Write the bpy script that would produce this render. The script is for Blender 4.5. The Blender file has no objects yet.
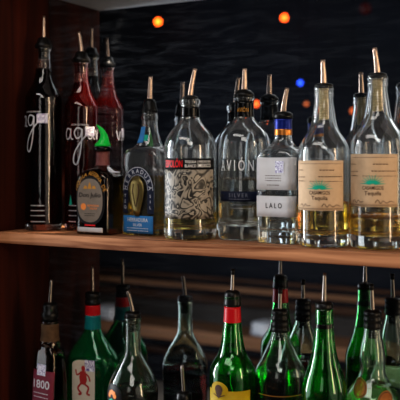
import bpy, bmesh, math, random
from mathutils import Vector, Matrix
random.seed(7)
CM = 0.01
sc = bpy.context.scene
COL = sc.collection

# ------------------------------------------------------------------ camera model (cm)
F = 800.0
YAW = math.radians(28.07)
CX, CY, CZ = 104.7, -131.0, 13.5
HOR = 160.0
SN, CS = math.sin(YAW), math.cos(YAW)

def dist(px, Y):
    u = (px - 200) / F
    return (Y - CY) / (CS + u * SN)

def ground(px, Y):
    d = dist(px, Y)
    r = (px - 200) / F * d
    return CX - SN * d + CS * r, Y, d

def cam_heading(px):
    return YAW - math.atan((px - 200) / F)

# ------------------------------------------------------------------ colours / materials
def lin(c):
    return tuple(((v / 255) / 12.92 if v / 255 <= 0.04045 else ((v / 255 + 0.055) / 1.055) ** 2.4) for v in c) + (1.0,)

def new_mat(name):
    m = bpy.data.materials.new(name)
    m.use_nodes = True
    nt = m.node_tree
    nt.nodes.clear()
    out = nt.nodes.new('ShaderNodeOutputMaterial')
    return m, nt, out

def L(nt, a, b):
    nt.links.new(a, b)

def principled(name, rgb, rough=0.6, metal=0.0, noise=0.0, scale=40.0, spec=0.25, emit=None, estr=0.0):
    m, nt, out = new_mat(name)
    p = nt.nodes.new('ShaderNodeBsdfPrincipled')
    p.inputs['Roughness'].default_value = rough
    p.inputs['Metallic'].default_value = metal
    p.inputs['Specular IOR Level'].default_value = spec
    c = lin(rgb)
    if noise > 0:
        tc = nt.nodes.new('ShaderNodeTexCoord')
        nz = nt.nodes.new('ShaderNodeTexNoise')
        nz.inputs['Scale'].default_value = scale
        nz.inputs['Detail'].default_value = 4
        rp = nt.nodes.new('ShaderNodeValToRGB')
        rp.color_ramp.elements[0].position = 0.3
        rp.color_ramp.elements[1].position = 0.7
        rp.color_ramp.elements[0].color = tuple(v * (1 - noise) for v in c[:3]) + (1,)
        rp.color_ramp.elements[1].color = tuple(min(1, v * (1 + noise)) for v in c[:3]) + (1,)
        L(nt, tc.outputs['Object'], nz.inputs['Vector'])
        L(nt, nz.outputs['Fac'], rp.inputs['Fac'])
        L(nt, rp.outputs['Color'], p.inputs['Base Color'])
    else:
        p.inputs['Base Color'].default_value = c
    if emit:
        p.inputs['Emission Color'].default_value = lin(emit)
        p.inputs['Emission Strength'].default_value = estr
    L(nt, p.outputs[0], out.inputs[0])
    return m

def glass(name, tint, ior=1.5, grough=0.035, glow_mix=0.0, glow_rgb=None):
    """clear or tinted glass: Fresnel mix of a refraction and a slightly soft reflection"""
    m, nt, out = new_mat(name)
    rf = nt.nodes.new('ShaderNodeBsdfRefraction')
    rf.inputs['Color'].default_value = tuple(tint) + (1,)
    rf.inputs['IOR'].default_value = ior
    rf.inputs['Roughness'].default_value = 0.0
    gl = nt.nodes.new('ShaderNodeBsdfGlossy')
    gl.inputs['Roughness'].default_value = grough
    gl.inputs['Color'].default_value = (1, 1, 1, 1)
    fr = nt.nodes.new('ShaderNodeFresnel')
    fr.inputs['IOR'].default_value = ior
    # faint waviness of cast glass
    tc = nt.nodes.new('ShaderNodeTexCoord')
    nz = nt.nodes.new('ShaderNodeTexNoise')
    nz.inputs['Scale'].default_value = 22
    nz.inputs['Detail'].default_value = 1
    bp = nt.nodes.new('ShaderNodeBump')
    bp.inputs['Strength'].default_value = 0.15
    bp.inputs['Distance'].default_value = 0.004
    L(nt, tc.outputs['Object'], nz.inputs['Vector'])
    L(nt, nz.outputs['Fac'], bp.inputs['Height'])
    for n in (rf, gl, fr):
        L(nt, bp.outputs['Normal'], n.inputs['Normal'])
    mx = nt.nodes.new('ShaderNodeMixShader')
    L(nt, fr.outputs[0], mx.inputs[0])
    L(nt, rf.outputs[0], mx.inputs[1])
    L(nt, gl.outputs[0], mx.inputs[2])
    if glow_mix:                                   # diffuse colour put into the glass to imitate light glowing through it
        tr = nt.nodes.new('ShaderNodeBsdfDiffuse')
        tr.inputs['Color'].default_value = tuple(glow_rgb) + (1,)
        m2 = nt.nodes.new('ShaderNodeMixShader')
        m2.inputs[0].default_value = glow_mix
        L(nt, mx.outputs[0], m2.inputs[1])
        L(nt, tr.outputs[0], m2.inputs[2])
        mx = m2
    L(nt, mx.outputs[0], out.inputs[0])
    return m

def wood(name, dark, light, axis='X', scale=1.0, rough=0.5, planks=None):
    m, nt, out = new_mat(name)
    p = nt.nodes.new('ShaderNodeBsdfPrincipled')
    p.inputs['Roughness'].default_value = rough
    p.inputs['Specular IOR Level'].default_value = 0.12
    tc = nt.nodes.new('ShaderNodeTexCoord')
    mp = nt.nodes.new('ShaderNodeMapping')
    s = {'X': (3, 60, 60), 'Z': (60, 60, 3), 'Y': (60, 3, 60)}[axis]
    mp.inputs['Scale'].default_value = tuple(v * scale for v in s)
    nz = nt.nodes.new('ShaderNodeTexNoise')
    nz.inputs['Scale'].default_value = 1.0
    nz.inputs['Detail'].default_value = 6
    nz.inputs['Distortion'].default_value = 0.6
    rp = nt.nodes.new('ShaderNodeValToRGB')
    rp.color_ramp.elements[0].position = 0.32
    rp.color_ramp.elements[0].color = lin(dark)
    rp.color_ramp.elements[1].position = 0.72
    rp.color_ramp.elements[1].color = lin(light)
    bp = nt.nodes.new('ShaderNodeBump')
    bp.inputs['Strength'].default_value = 0.25
    bp.inputs['Distance'].default_value = 0.002
    L(nt, tc.outputs['Object'], mp.inputs['Vector'])
    L(nt, mp.outputs[0], nz.inputs['Vector'])
    L(nt, nz.outputs['Fac'], rp.inputs['Fac'])
    L(nt, rp.outputs['Color'], p.inputs['Base Color'])
    L(nt, nz.outputs['Fac'], bp.inputs['Height'])
    L(nt, bp.outputs['Normal'], p.inputs['Normal'])
    L(nt, p.outputs[0], out.inputs[0])
    return m

def mirror_mat():
    """old bar mirror: dim bluish reflection with streaky wipe marks on it"""
    m, nt, out = new_mat('tarnished_mirror')
    gl = nt.nodes.new('ShaderNodeBsdfGlossy')
    gl.inputs['Roughness'].default_value = 0.0
    gl.inputs['Color'].default_value = (0.50, 0.54, 0.58, 1)
    df = nt.nodes.new('ShaderNodeBsdfDiffuse')
    df.inputs['Color'].default_value = (0.36, 0.44, 0.56, 1)
    tc = nt.nodes.new('ShaderNodeTexCoord')
    mp = nt.nodes.new('ShaderNodeMapping')
    mp.inputs['Scale'].default_value = (7, 1, 42)
    mp.inputs['Rotation'].default_value = (0, math.radians(-9), 0)
    nz = nt.nodes.new('ShaderNodeTexNoise')
    nz.inputs['Scale'].default_value = 1.6
    nz.inputs['Detail'].default_value = 8
    nz.inputs['Roughness'].default_value = 0.7
    nz.inputs['Distortion'].default_value = 0.9
    mr = nt.nodes.new('ShaderNodeMapRange')
    mr.inputs['From Min'].default_value = 0.47
    mr.inputs['From Max'].default_value = 0.85
    mr.inputs['To Min'].default_value = 0.006
    mr.inputs['To Max'].default_value = 0.2
    mx = nt.nodes.new('ShaderNodeMixShader')
    L(nt, tc.outputs['Object'], mp.inputs['Vector'])
    L(nt, mp.outputs[0], nz.inputs['Vector'])
    L(nt, nz.outputs['Fac'], mr.inputs['Value'])
    sp = nt.nodes.new('ShaderNodeSeparateXYZ')
    m2 = nt.nodes.new('ShaderNodeMapRange')
    m2.inputs['From Min'].default_value = 0.15
    m2.inputs['From Max'].default_value = 0.75
    m2.inputs['To Min'].default_value = 1.0
    m2.inputs['To Max'].default_value = 0.12
    mu = nt.nodes.new('ShaderNodeMath')
    mu.operation = 'MULTIPLY'
    L(nt, tc.outputs['Object'], sp.inputs[0])
    L(nt, sp.outputs['X'], m2.inputs['Value'])
    L(nt, mr.outputs[0], mu.inputs[0])
    L(nt, m2.outputs[0], mu.inputs[1])
    L(nt, mu.outputs[0], mx.inputs[0])
    L(nt, gl.outputs[0], mx.inputs[1])
    L(nt, df.outputs[0], mx.inputs[2])
    L(nt, mx.outputs[0], out.inputs[0])
    return m

def swirl_mat(name, c0, c1, c2, scale=60):
    """engraved-looking black and pale swirls printed on a label"""
    m, nt, out = new_mat(name)
    p = nt.nodes.new('ShaderNodeBsdfPrincipled')
    p.inputs['Roughness'].default_value = 0.5
    tc = nt.nodes.new('ShaderNodeTexCoord')
    nz = nt.nodes.new('ShaderNodeTexNoise')
    nz.inputs['Scale'].default_value = scale
    nz.inputs['Detail'].default_value = 1.5
    nz.inputs['Distortion'].default_value = 2.2
    mul = nt.nodes.new('ShaderNodeMath')
    mul.operation = 'MULTIPLY'
    mul.inputs[1].default_value = 5.0
    frc = nt.nodes.new('ShaderNodeMath')
    frc.operation = 'FRACT'
    rp = nt.nodes.new('ShaderNodeValToRGB')
    e = rp.color_ramp.elements
    e[0].position = 0.16; e[0].color = lin(c0)
    e[1].position = 0.62; e[1].color = lin(c2)
    k = e.new(0.34); k.color = lin(c1)
    L(nt, tc.outputs['Object'], nz.inputs['Vector'])
    L(nt, nz.outputs['Fac'], mul.inputs[0])
    L(nt, mul.outputs[0], frc.inputs[0])
    L(nt, frc.outputs[0], rp.inputs['Fac'])
    L(nt, rp.outputs['Color'], p.inputs['Base Color'])
    L(nt, p.outputs[0], out.inputs[0])
    return m

M = {}
M['clear'] = glass('clear_glass', (0.975, 0.985, 0.985), glow_mix=0.018, glow_rgb=(0.75, 0.8, 0.85))
M['clean'] = glass('clean_clear_glass', (0.96, 0.95, 0.95))
M['clear_green'] = glass('faintly_green_glass', (0.90, 0.97, 0.92), glow_mix=0.012, glow_rgb=(0.6, 0.75, 0.65))
M['green'] = glass('green_glass', (0.28, 0.86, 0.38), glow_mix=0.015, glow_rgb=(0.05, 0.6, 0.12))
M['teal_green'] = glass('blue_green_glass', (0.36, 0.95, 0.64), glow_mix=0.05, glow_rgb=(0.02, 0.55, 0.24))
M['brown'] = glass('brown_glass', (0.62, 0.42, 0.32))
M['pale_gold'] = glass('pale_gold_liquor', (0.985, 0.88, 0.46), 1.36)
M['silver_liquor'] = glass('clear_liquor', (0.97, 0.98, 0.97), 1.36)
M['gold_liquor'] = glass('gold_liquor', (0.96, 0.78, 0.34), 1.36)
M['red_liquor'] = glass('dark_red_liquor', (0.36, 0.04, 0.03), 1.36)
M['red_glow'] = glass('red_glow_glass', (0.92, 0.80, 0.78), glow_mix=0.009, glow_rgb=(0.9, 0.015, 0.006))  # red diffuse colour put in the glass imitates light glowing through the liquor
M['dark_liquor'] = glass('dark_brown_liquor', (0.22, 0.10, 0.07), 1.36)
M['ruby_liquor'] = glass('ruby_dark_liquor', (0.26, 0.05, 0.05), 1.36)
M['green_liquor'] = glass('liquor_in_green_glass', (0.80, 0.94, 0.74), 1.36)
M['steel'] = principled('polished_steel', (196, 170, 152), 0.28, 1.0)
M['dark_steel'] = principled('dull_steel', (128, 120, 114), 0.3, 1.0)
M['black'] = principled('black_rubber', (13, 13, 14), 0.35, 0, 0.2)
M['black_gloss'] = principled('black_plastic', (10, 10, 11), 0.18)
M['cork'] = principled('tan_cork', (196, 168, 118), 0.8, 0, 0.25, 90)
M['ivory_plug'] = principled('ivory_plastic_plug', (176, 158, 118), 0.5)
M['kraft'] = principled('kraft_paper', (198, 170, 140), 0.8, 0, 0.06, 120)
M['white_paper'] = principled('white_label_paper', (200, 198, 200), 0.7, 0, 0.03, 60)
M['pewter'] = principled('pewter_label', (126, 115, 105), 0.6, 0.1, 0.12, 90)
M['ink'] = principled('dark_ink', (30, 28, 30), 0.7)
M['ink_brown'] = principled('brown_ink', (74, 52, 38), 0.7)
M['white_ink'] = principled('white_print', (226, 228, 232), 0.5)
M['dim_white_ink'] = principled('greyish_white_print', (196, 196, 204), 0.5)
M['grey_ink'] = principled('grey_print', (112, 116, 128), 0.5)
M['red_ink'] = principled('red_print', (226, 30, 36), 0.5)
M['gold_ink'] = principled('gold_print', (190, 136, 60), 0.5, 0.2)
M['orange_ink'] = principled('orange_print', (232, 140, 70), 0.5)
M['teal_ink'] = principled('teal_print', (28, 164, 140), 0.6)
M['navy'] = principled('navy_print', (26, 34, 58), 0.5)
M['blue_band'] = principled('blue_label_paper', (58, 128, 190), 0.5, 0, 0.08, 90)
M['blue_foil'] = principled('blue_foil', (30, 46, 128), 0.3, 0.4)
M['copper'] = principled('copper_foil', (206, 132, 66), 0.3, 0.8)
M['antique_gold'] = principled('antique_gold_metal', (150, 132, 84), 0.35, 0.9)
M['black_label'] = principled('black_label_paper', (16, 15, 17), 0.5)
M['red_foil'] = principled('red_foil', (178, 18, 28), 0.35)
M['teal_foil'] = principled('teal_foil', (20, 112, 116), 0.35)
M['magenta'] = principled('dark_pink_label', (108, 38, 56), 0.6, 0, 0.08, 60)
M['cream'] = principled('cream_label', (206, 196, 180), 0.7, 0, 0.06, 60)
M['red_figure'] = principled('dull_red_print', (164, 52, 52), 0.6)
M['yellow'] = principled('yellow_label', (168, 140, 20), 0.6, 0, 0.15, 60)
M['green_plastic'] = principled('bright_green_plastic', (20, 190, 70), 0.25, emit=(10, 120, 40), estr=0.05)
M['bronze'] = principled('bronze_medal', (150, 96, 52), 0.45, 0.4, 0.25, 160)
M['sticker'] = swirl_mat('violet_printed_sticker', (70, 58, 130), (170, 160, 200), (236, 236, 244), 110)
M['art'] = swirl_mat('black_and_pale_engraving', (18, 17, 17), (84, 79, 73), (150, 142, 130), 30)
M['cork_dim'] = principled('brown_cork_seal', (78, 58, 40), 0.8, 0, 0.25, 90)
M['neck_pink'] = principled('dusty_rose_seal', (120, 72, 70), 0.5, 0, 0.25, 120)
M['shelf_wood'] = wood('oiled_brown_wood', (104, 60, 38), (206, 150, 112), 'X', 1.4, 0.5)
M['panel_wood'] = wood('dark_red_brown_wood', (34, 12, 6), (66, 24, 10), 'Z', 0.6, 0.75)
M['under_paint'] = principled('grey_painted_underside', (196, 196, 200), 0.7, 0, 0.12, 14)
M['mirror'] = mirror_mat()
M['side_wall'] = principled('grey_plaster', (150, 148, 146), 0.9, 0, 0.2, 3)
M['room_wall'] = principled('dark_navy_wall_paint', (19, 23, 33), 0.8, 0, 0.3, 2)
M['room_floor'] = wood('dark_floor_boards', (150, 140, 128), (190, 180, 168), 'X', 0.3, 0.5)
M['room_ceiling'] = principled('dark_ceiling_paint', (22, 24, 30), 0.9, 0, 0.2, 3)
M['rail_wood'] = wood('worn_rail_wood', (108, 78, 58), (158, 118, 90), 'X', 0.5, 0.6)
M['rail_dark'] = wood('dark_rail_wood', (62, 42, 32), (92, 64, 48), 'X', 0.5, 0.6)
M['rail_grey'] = principled('grey_bench_panel', (74, 68, 64), 0.7, 0, 0.25, 4)
M['cloth'] = principled('white_cotton', (220, 222, 228), 0.9, 0, 0.08, 30)
M['cord'] = principled('black_flex', (8, 8, 8), 0.6)

def bulb_mat(name, rgb, s):
    return principled(name, (24, 20, 20), 0.4, emit=rgb, estr=s)

# ------------------------------------------------------------------ object helpers
def link_mesh(name, verts, faces, mat, parent=None, smooth=True, recalc=True, mats=None):
    me = bpy.data.meshes.new(name)
    me.from_pydata([(v[0] * CM, v[1] * CM, v[2] * CM) for v in verts], [], faces)
    if recalc:
        bm = bmesh.new(); bm.from_mesh(me)
        bmesh.ops.recalc_face_normals(bm, faces=bm.faces)
        bm.to_mesh(me); bm.free()
    if smooth:
        me.polygons.foreach_set('use_smooth', [True] * len(me.polygons))
    me.materials.append(mat)
    o = bpy.data.objects.new(name, me)
    COL.objects.link(o)
    if parent:
        o.parent = parent
    return o

def tag(o, label=None, cat=None, group=None, kind=None):
    if label: o['label'] = label
    if cat: o['category'] = cat
    if group: o['group'] = group
    if kind: o['kind'] = kind
    return o

def empty(name, x, y, z, rz=0):
    o = bpy.data.objects.new(name, None)
    o.empty_display_size = 0.03
    o.location = (x * CM, y * CM, z * CM)
    o.rotation_euler = (0, 0, rz)
    COL.objects.link(o)
    return o

def box(name, x0, x1, y0, y1, z0, z1, mat, parent=None, bevel=0.15):
    bm = bmesh.new()
    bmesh.ops.create_cube(bm, size=1)
    for v in bm.verts:
        v.co = Vector(((x0 + x1) / 2 + v.co.x * (x1 - x0), (y0 + y1) / 2 + v.co.y * (y1 - y0), (z0 + z1) / 2 + v.co.z * (z1 - z0))) * CM
    if bevel:
        bmesh.ops.bevel(bm, geom=list(bm.edges), offset=bevel * CM, segments=2, affect='EDGES', profile=0.5)
    me = bpy.data.meshes.new(name)
    bm.to_mesh(me); bm.free()
    me.materials.append(mat)
    o = bpy.data.objects.new(name, me)
    COL.objects.link(o)
    if parent: o.parent = parent
    return o

# ------------------------------------------------------------------ lofted surfaces
NS = 56
def polar(a, b, n, th):
    c, s = abs(math.cos(th)), abs(math.sin(th))
    if n == 2 and a == b:
        return a
    return ((c / a) ** n + (s / b) ** n) ** (-1.0 / n)

def ring(z, a, b, n, ns=NS, cx=0, cy=0):
    out = []
    for i in range(ns):
        th = 2 * math.pi * i / ns
        r = polar(a, b, n, th)
        out.append((cx + r * math.cos(th), cy + r * math.sin(th), z))
    return out

def pchip(ts, ys, k):
    n = len(ts)
    h = [ts[i + 1] - ts[i] for i in range(n - 1)]
    dl = [(ys[i + 1] - ys[i]) / h[i] for i in range(n - 1)]
    m = [0.0] * n
    m[0], m[-1] = dl[0], dl[-1]
    for i in range(1, n - 1):
        if dl[i - 1] * dl[i] <= 0:
            m[i] = 0
        else:
            w1, w2 = 2 * h[i] + h[i - 1], h[i] + 2 * h[i - 1]
            m[i] = (w1 + w2) / (w1 / dl[i - 1] + w2 / dl[i])
    out = []
    for i in range(n - 1):
        for j in range(k):
            t = j / k
            h00 = 2 * t**3 - 3 * t**2 + 1; h10 = t**3 - 2 * t**2 + t
            h01 = -2 * t**3 + 3 * t**2; h11 = t**3 - t**2
            out.append(h00 * ys[i] + h10 * h[i] * m[i] + h01 * ys[i + 1] + h11 * h[i] * m[i + 1])
    out.append(ys[-1])
    return out

def smooth_rings(rs, k=4):
    ts = [0.0]
    for i in range(1, len(rs)):
        ts.append(ts[-1] + max(0.02, math.hypot(rs[i][0] - rs[i - 1][0], rs[i][1] - rs[i - 1][1])))
    cols = [pchip(ts, [r[c] for r in rs], k) for c in range(4)]
    return list(zip(*cols))

def loft(rings_pts, cap0=True, cap1=True):
    ns = len(rings_pts[0])
    V, Fc = [], []
    for r in rings_pts:
        V += r
    for i in range(len(rings_pts) - 1):
        for j in range(ns):
            a, b = i * ns + j, i * ns + (j + 1) % ns
            Fc.append((a, b, b + ns, a + ns))
    for cap, idx in ((cap0, 0), (cap1, len(rings_pts) - 1)):
        if cap:
            r = rings_pts[idx]
            V.append(tuple(sum(p[k] for p in r) / ns for k in range(3)))
            c = len(V) - 1
            for j in range(ns):
                Fc.append((idx * ns + j, idx * ns + (j + 1) % ns, c))
    return V, Fc

def lathe(name, prof, mat, parent, ns=32):
    """closed solid of revolution from (z, r) rows"""
    V, Fc = loft([ring(z, r, r, 2, ns) for z, r in prof])
    return link_mesh(name, V, Fc, mat, parent)

def sweep(name, pts, radii, mat, parent, ns=14, hollow=True):
    rings_ = []
    P = [Vector(p) for p in pts]
    seq = list(zip(P, radii))
    if hollow:
        seq = seq + [(p, r * 0.72) for p, r in reversed(seq[-3:])]
    dirs = []
    for i in range(len(P)):
        dirs.append(((P[min(i + 1, len(P) - 1)]) - P[max(i - 1, 0)]).normalized())
    if hollow:
        dirs += list(reversed(dirs[-3:]))
    for (p, r), dr in zip(seq, dirs):
        u = dr.cross(Vector((0, 1, 0.01))).normalized()
        w = dr.cross(u).normalized()
        rings_.append([tuple(p + u * (r * math.cos(2 * math.pi * k / ns)) + w * (r * math.sin(2 * math.pi * k / ns))) for k in range(ns)])
    V, Fc = loft(rings_)
    return link_mesh(name, V, Fc, mat, parent)

# ------------------------------------------------------------------ text outlines
_tcache = {}
def text_geo(s, size, bold=0.012):
    if s not in _tcache:
        cu = bpy.data.curves.new('lettering_curve', 'FONT')
        cu.body = s
        cu.resolution_u = 3
        cu.offset = bold
        cu.align_x = 'CENTER'
        cu.align_y = 'CENTER'
        ob = bpy.data.objects.new('lettering_curve', cu)
        me = bpy.data.meshes.new_from_object(ob)
        _tcache[s] = ([tuple(v.co)[:2] for v in me.vertices], [tuple(p.vertices) for p in me.polygons])
        bpy.data.meshes.remove(me)
        bpy.data.objects.remove(ob)
        bpy.data.curves.remove(cu)
    v, f = _tcache[s]
    return [(x * size, y * size) for x, y in v], f

class Print:
    """collects flat marks in label coordinates (s to the right, z up) and wraps them on a surface"""
    def __init__(self):
        self.V, self.F = [], []
    def add(self, v, f):
        o = len(self.V)
        self.V += v
        self.F += [tuple(i + o for i in p) for p in f]
        return self
    def text(self, s, x, z, size, width=None, shear=0.0):
        v, f = text_geo(s, size)
        if not v: return self
        if width:
            x0, x1 = min(p[0] for p in v), max(p[0] for p in v)
            k = width / (x1 - x0)
            v = [(p[0] * k, p[1]) for p in v]
        return self.add([(p[0] + p[1] * shear + x, p[1] + z) for p in v], f)
    def arc_text(self, s, cx, cz, rx, rz, size, a0, a1):
        """letters set along an ellipse from angle a0 to a1 (degrees, 90 = top)"""
        for i, ch in enumerate(s):
            if ch == ' ': continue
            a = math.radians(a0 + (a1 - a0) * (i / max(1, len(s) - 1)))
            v, f = text_geo(ch, size)
            tx, tz = math.sin(a), -math.cos(a)
            px, pz = cx + rx * math.cos(a), cz + rz * math.sin(a)
            self.add([(px + p[0] * tx + p[1] * math.cos(a), pz + p[0] * tz + p[1] * math.sin(a)) for p in v], f)
        return self
    def rect(self, x0, x1, z0, z1, nx=8):
        v, f = [], []
        for i in range(nx + 1):
            x = x0 + (x1 - x0) * i / nx
            v += [(x, z0), (x, z1)]
        for i in range(nx):
            f.append((2 * i, 2 * i + 2, 2 * i + 3, 2 * i + 1))
        return self.add(v, f)
    def oval(self, cx, cz, rx, rz, n=40, k=5, expo=2.0):
        v, f = [(cx, cz)], []
        for q in range(1, k + 1):
            for i in range(n):
                a = 2 * math.pi * i / n
                c, s = math.cos(a), math.sin(a)
                v.append((cx + rx * q / k * math.copysign(abs(c) ** (2 / expo), c), cz + rz * q / k * math.copysign(abs(s) ** (2 / expo), s)))
        for i in range(n):
            f.append((0, 1 + i, 1 + (i + 1) % n))
        for q in range(k - 1):
            for i in range(n):
                a, b = 1 + q * n + i, 1 + q * n + (i + 1) % n
                f.append((a, a + n, b + n, b))
        return self.add(v, f)
    def hoop(self, cx, cz, rx0, rz0, rx1, rz1, a0=0, a1=360, n=48):
        v, f = [], []
        for i in range(n + 1):
            a = math.radians(a0 + (a1 - a0) * i / n)
            v += [(cx + rx0 * math.cos(a), cz + rz0 * math.sin(a)), (cx + rx1 * math.cos(a), cz + rz1 * math.sin(a))]
        for i in range(n):
            f.append((2 * i, 2 * i + 2, 2 * i + 3, 2 * i + 1))
        return self.add(v, f)
    def stroke(self, pts, w):
        """a pen stroke through points, smoothed"""
        P = []
        for i in range(len(pts) - 1):
            p0, p1, p2, p3 = pts[max(i - 1, 0)], pts[i], pts[i + 1], pts[min(i + 2, len(pts) - 1)]
            for j in range(6):
                t = j / 6
                P.append(tuple(0.5 * ((2 * p1[c]) + (-p0[c] + p2[c]) * t + (2 * p0[c] - 5 * p1[c] + 4 * p2[c] - p3[c]) * t * t + (-p0[c] + 3 * p1[c] - 3 * p2[c] + p3[c]) * t ** 3) for c in (0, 1)))
        P.append(pts[-1])
        v, f = [], []
        for i, p in enumerate(P):
            q0, q1 = P[max(i - 1, 0)], P[min(i + 1, len(P) - 1)]
            dx, dz = q1[0] - q0[0], q1[1] - q0[1]
            l = math.hypot(dx, dz) or 1
            v += [(p[0] - dz / l * w / 2, p[1] + dx / l * w / 2), (p[0] + dz / l * w / 2, p[1] - dx / l * w / 2)]
        for i in range(len(P) - 1):
            f.append((2 * i, 2 * i + 1, 2 * i + 3, 2 * i + 2))
        return self.add(v, f)
    def poly(self, pts):
        return self.add(list(pts), [tuple(range(len(pts)))])
    def lines(self, x0, x1, zs, h, seed=0):
        """rows of print too small to read: broken dashes"""
        rnd = random.Random(seed)
        for z in zs:
            x = x0
            while x < x1:
                w = rnd.uniform(0.15, 0.45)
                self.rect(x, min(x + w, x1), z, z + h, 1)
                x += w + rnd.uniform(0.07, 0.14)
        return self

class Bottle:
    def __init__(self, name, label, group, px, Y, z0, rz):
        self.x, self.y, self.d = ground(px, Y)
        self.k = self.d / F                     # cm per pixel at the axis
        self.z0 = z0
        self.rz = rz
        self.px = px
        self.root = empty(name, self.x, self.y, z0, rz)
        tag(self.root, label, 'bottle', group)
        self._arc = {}
    def z(self, y):                             # height above the base of a photo row
        return CZ + (HOR - y) * self.k - self.z0
    def f(self, y):                             # the same for a mark on the front of the glass
        return CZ + (HOR - y) * self.kf - self.z0
    def w(self, px):
        return px * self.k
    def P(self, y, hw, n=2, br=1.0):
        return (self.z(y), self.w(hw), self.w(hw) * br, n)
    def glass(self, rings, mat, t=0.3, tb=1.3, heel=0.35):
        z1, a, b, n = rings[0]
        base = [(0.0, a - heel * 1.4, b - heel * 1.4, n), (0.05, a - heel * 0.7, b - heel * 0.7, n), (heel, a - 0.06, b - 0.06, n), (heel * 2.2, a, b, n)]
        self.out = smooth_rings(base + rings, 4)
        self.kf = (self.d - 0.92 * a) / F
        o = self.out
        inner = []
        for (z, a, b, n) in reversed(o):
            if z > tb + 0.35:
                inner.append((z, a - t, b - t, n))
        zz, ai, bi, ni = inner[-1]
        inner += [(tb + 0.08, ai - 0.12, bi - 0.12, ni), (tb, ai - 0.5, bi - 0.5, ni)]
        self.inner = inner
        V, Fc = loft([ring(*r) for r in list(o) + inner])
        return link_mesh('glass_body', V, Fc, mat, self.root)
    def liquid(self, mat, level):
        rows = [r for r in reversed(self.inner) if r[0] < level]
        up = [r for r in reversed(self.inner) if r[0] >= level]
        lo, hi = rows[-1], (up[0] if up else rows[-1])
        t = 0 if hi is lo else (level - lo[0]) / (hi[0] - lo[0])
        top = tuple(lo[c] + (hi[c] - lo[c]) * t for c in range(4))
        rows.append((level, top[1], top[2], top[3]))
        V, Fc = loft([ring(z - (0.02 if i < 1 else 0), a + 0.02, b + 0.02, n) for i, (z, a, b, n) in enumerate(rows)])
        return link_mesh('liquor', V, Fc, mat, self.root)
    def at(self, z):
        o = self.out
        if z <= o[0][0]: return o[0][1:]
        for i in range(len(o) - 1):
            if o[i][0] <= z <= o[i + 1][0]:
                t = (z - o[i][0]) / max(1e-6, o[i + 1][0] - o[i][0])
                return tuple(o[i][c] + (o[i + 1][c] - o[i][c]) * t for c in (1, 2, 3))
        return o[-1][1:]
    def surf(self, s, z, off):
        a, b, n = self.at(z)
        key = (round(a, 2), round(b, 2), round(n, 2))
        if key not in self._arc:
            tab, acc, prev = [], 0.0, None
            for i in range(361):
                th = math.radians(i / 2.0)
                r = polar(key[0], key[1], key[2], -math.pi / 2 + th)
                p = (r * math.cos(-math.pi / 2 + th), r * math.sin(-math.pi / 2 + th))
                if prev: acc += math.hypot(p[0] - prev[0], p[1] - prev[1])
                tab.append(acc); prev = p
            self._arc[key] = tab
        tab = self._arc[key]
        q = abs(s)
        lo, hi = 0, 360
        while hi - lo > 1:
            mid = (lo + hi) // 2
            if tab[mid] <= q: lo = mid
            else: hi = mid
        f = min(1.0, (q - tab[lo]) / max(1e-9, tab[hi] - tab[lo]))
        th = math.radians((lo + f) / 2.0) * (1 if s >= 0 else -1) - math.pi / 2
        r = polar(a, b, n, th)
        e = 0.002
        r2, r1 = polar(a, b, n, th + e), polar(a, b, n, th - e)
        t = Vector((r2 * math.cos(th + e) - r1 * math.cos(th - e), r2 * math.sin(th + e) - r1 * math.sin(th - e)))
        nrm = Vector((t.y, -t.x)).normalized()
        return (r * math.cos(th) + nrm.x * off, r * math.sin(th) + nrm.y * off, z)
    def patch(self, name, s0, s1, z0, z1, mat, off=0.03, nx=40, nz=8, parent=None, thick=0.02):
        """a label wrapped on the glass, with a thin edge"""
        V, Fc = [], []
        for lay in (off, off + thick):
            for i in range(nx + 1):
                for j in range(nz + 1):
                    V.append(self.surf(s0 + (s1 - s0) * i / nx, z0 + (z1 - z0) * j / nz, lay))
        n = (nx + 1) * (nz + 1)
        ix = lambda i, j, l=0: l * n + i * (nz + 1) + j
        for l in (0, 1):
            for i in range(nx):
                for j in range(nz):
                    Fc.append((ix(i, j, l), ix(i + 1, j, l), ix(i + 1, j + 1, l), ix(i, j + 1, l)))
        for i in range(nx):
            for j in (0, nz):
                Fc.append((ix(i, j), ix(i + 1, j), ix(i + 1, j, 1), ix(i, j, 1)))
        for j in range(nz):
            for i in (0, nx):
                Fc.append((ix(i, j), ix(i, j + 1), ix(i, j + 1, 1), ix(i, j, 1)))
        return link_mesh(name, V, Fc, mat, parent or self.root)
    def prints(self, name, pr, mat, off=0.07, parent=None):
        bm = bmesh.new()                        # fine enough to follow the curve of the glass
        vs = [bm.verts.new((p[0], p[1], 0)) for p in pr.V]
        for f in pr.F:
            try: bm.faces.new([vs[i] for i in f])
            except ValueError: pass
        for _ in range(4):
            bmesh.ops.triangulate(bm, faces=bm.faces)
            long_ = [e for e in bm.edges if e.calc_length() > 0.45]
            if not long_: break
            bmesh.ops.subdivide_edges(bm, edges=long_, cuts=1)
        bm.verts.index_update()
        V2 = [tuple(v.co)[:2] for v in bm.verts]
        F2 = [tuple(v.index for v in f.verts) for f in bm.faces]
        bm.free()
        V = [self.surf(s, z, off) for s, z in V2]
        return link_mesh(name, V, F2, mat, parent or self.root, smooth=False, recalc=False)
    def band(self, name, y0, y1, mat, off=0.04):
        """a foil or paper band all round the neck between two photo rows (top, bottom)"""
        za, zb = self.z(y1), self.z(y0)
        rows = []
        for i in range(7):
            z = za + (zb - za) * i / 6
            a, b, n = self.at(z)
            rows.append((z, a + off, b + off, n))
        rows = rows + [(z, a - off * 0.5, b - off * 0.5, n) for z, a, b, n in reversed(rows)]
        R_ = [ring(*r, ns=40) for r in rows]
        V, Fc = loft(R_ + [R_[0]], False, False)
        return link_mesh(name, V, Fc, mat, self.root)
    def local(self, v):
        return Matrix.Rotation(-self.rz, 3, 'Z') @ Vector(v)
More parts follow.
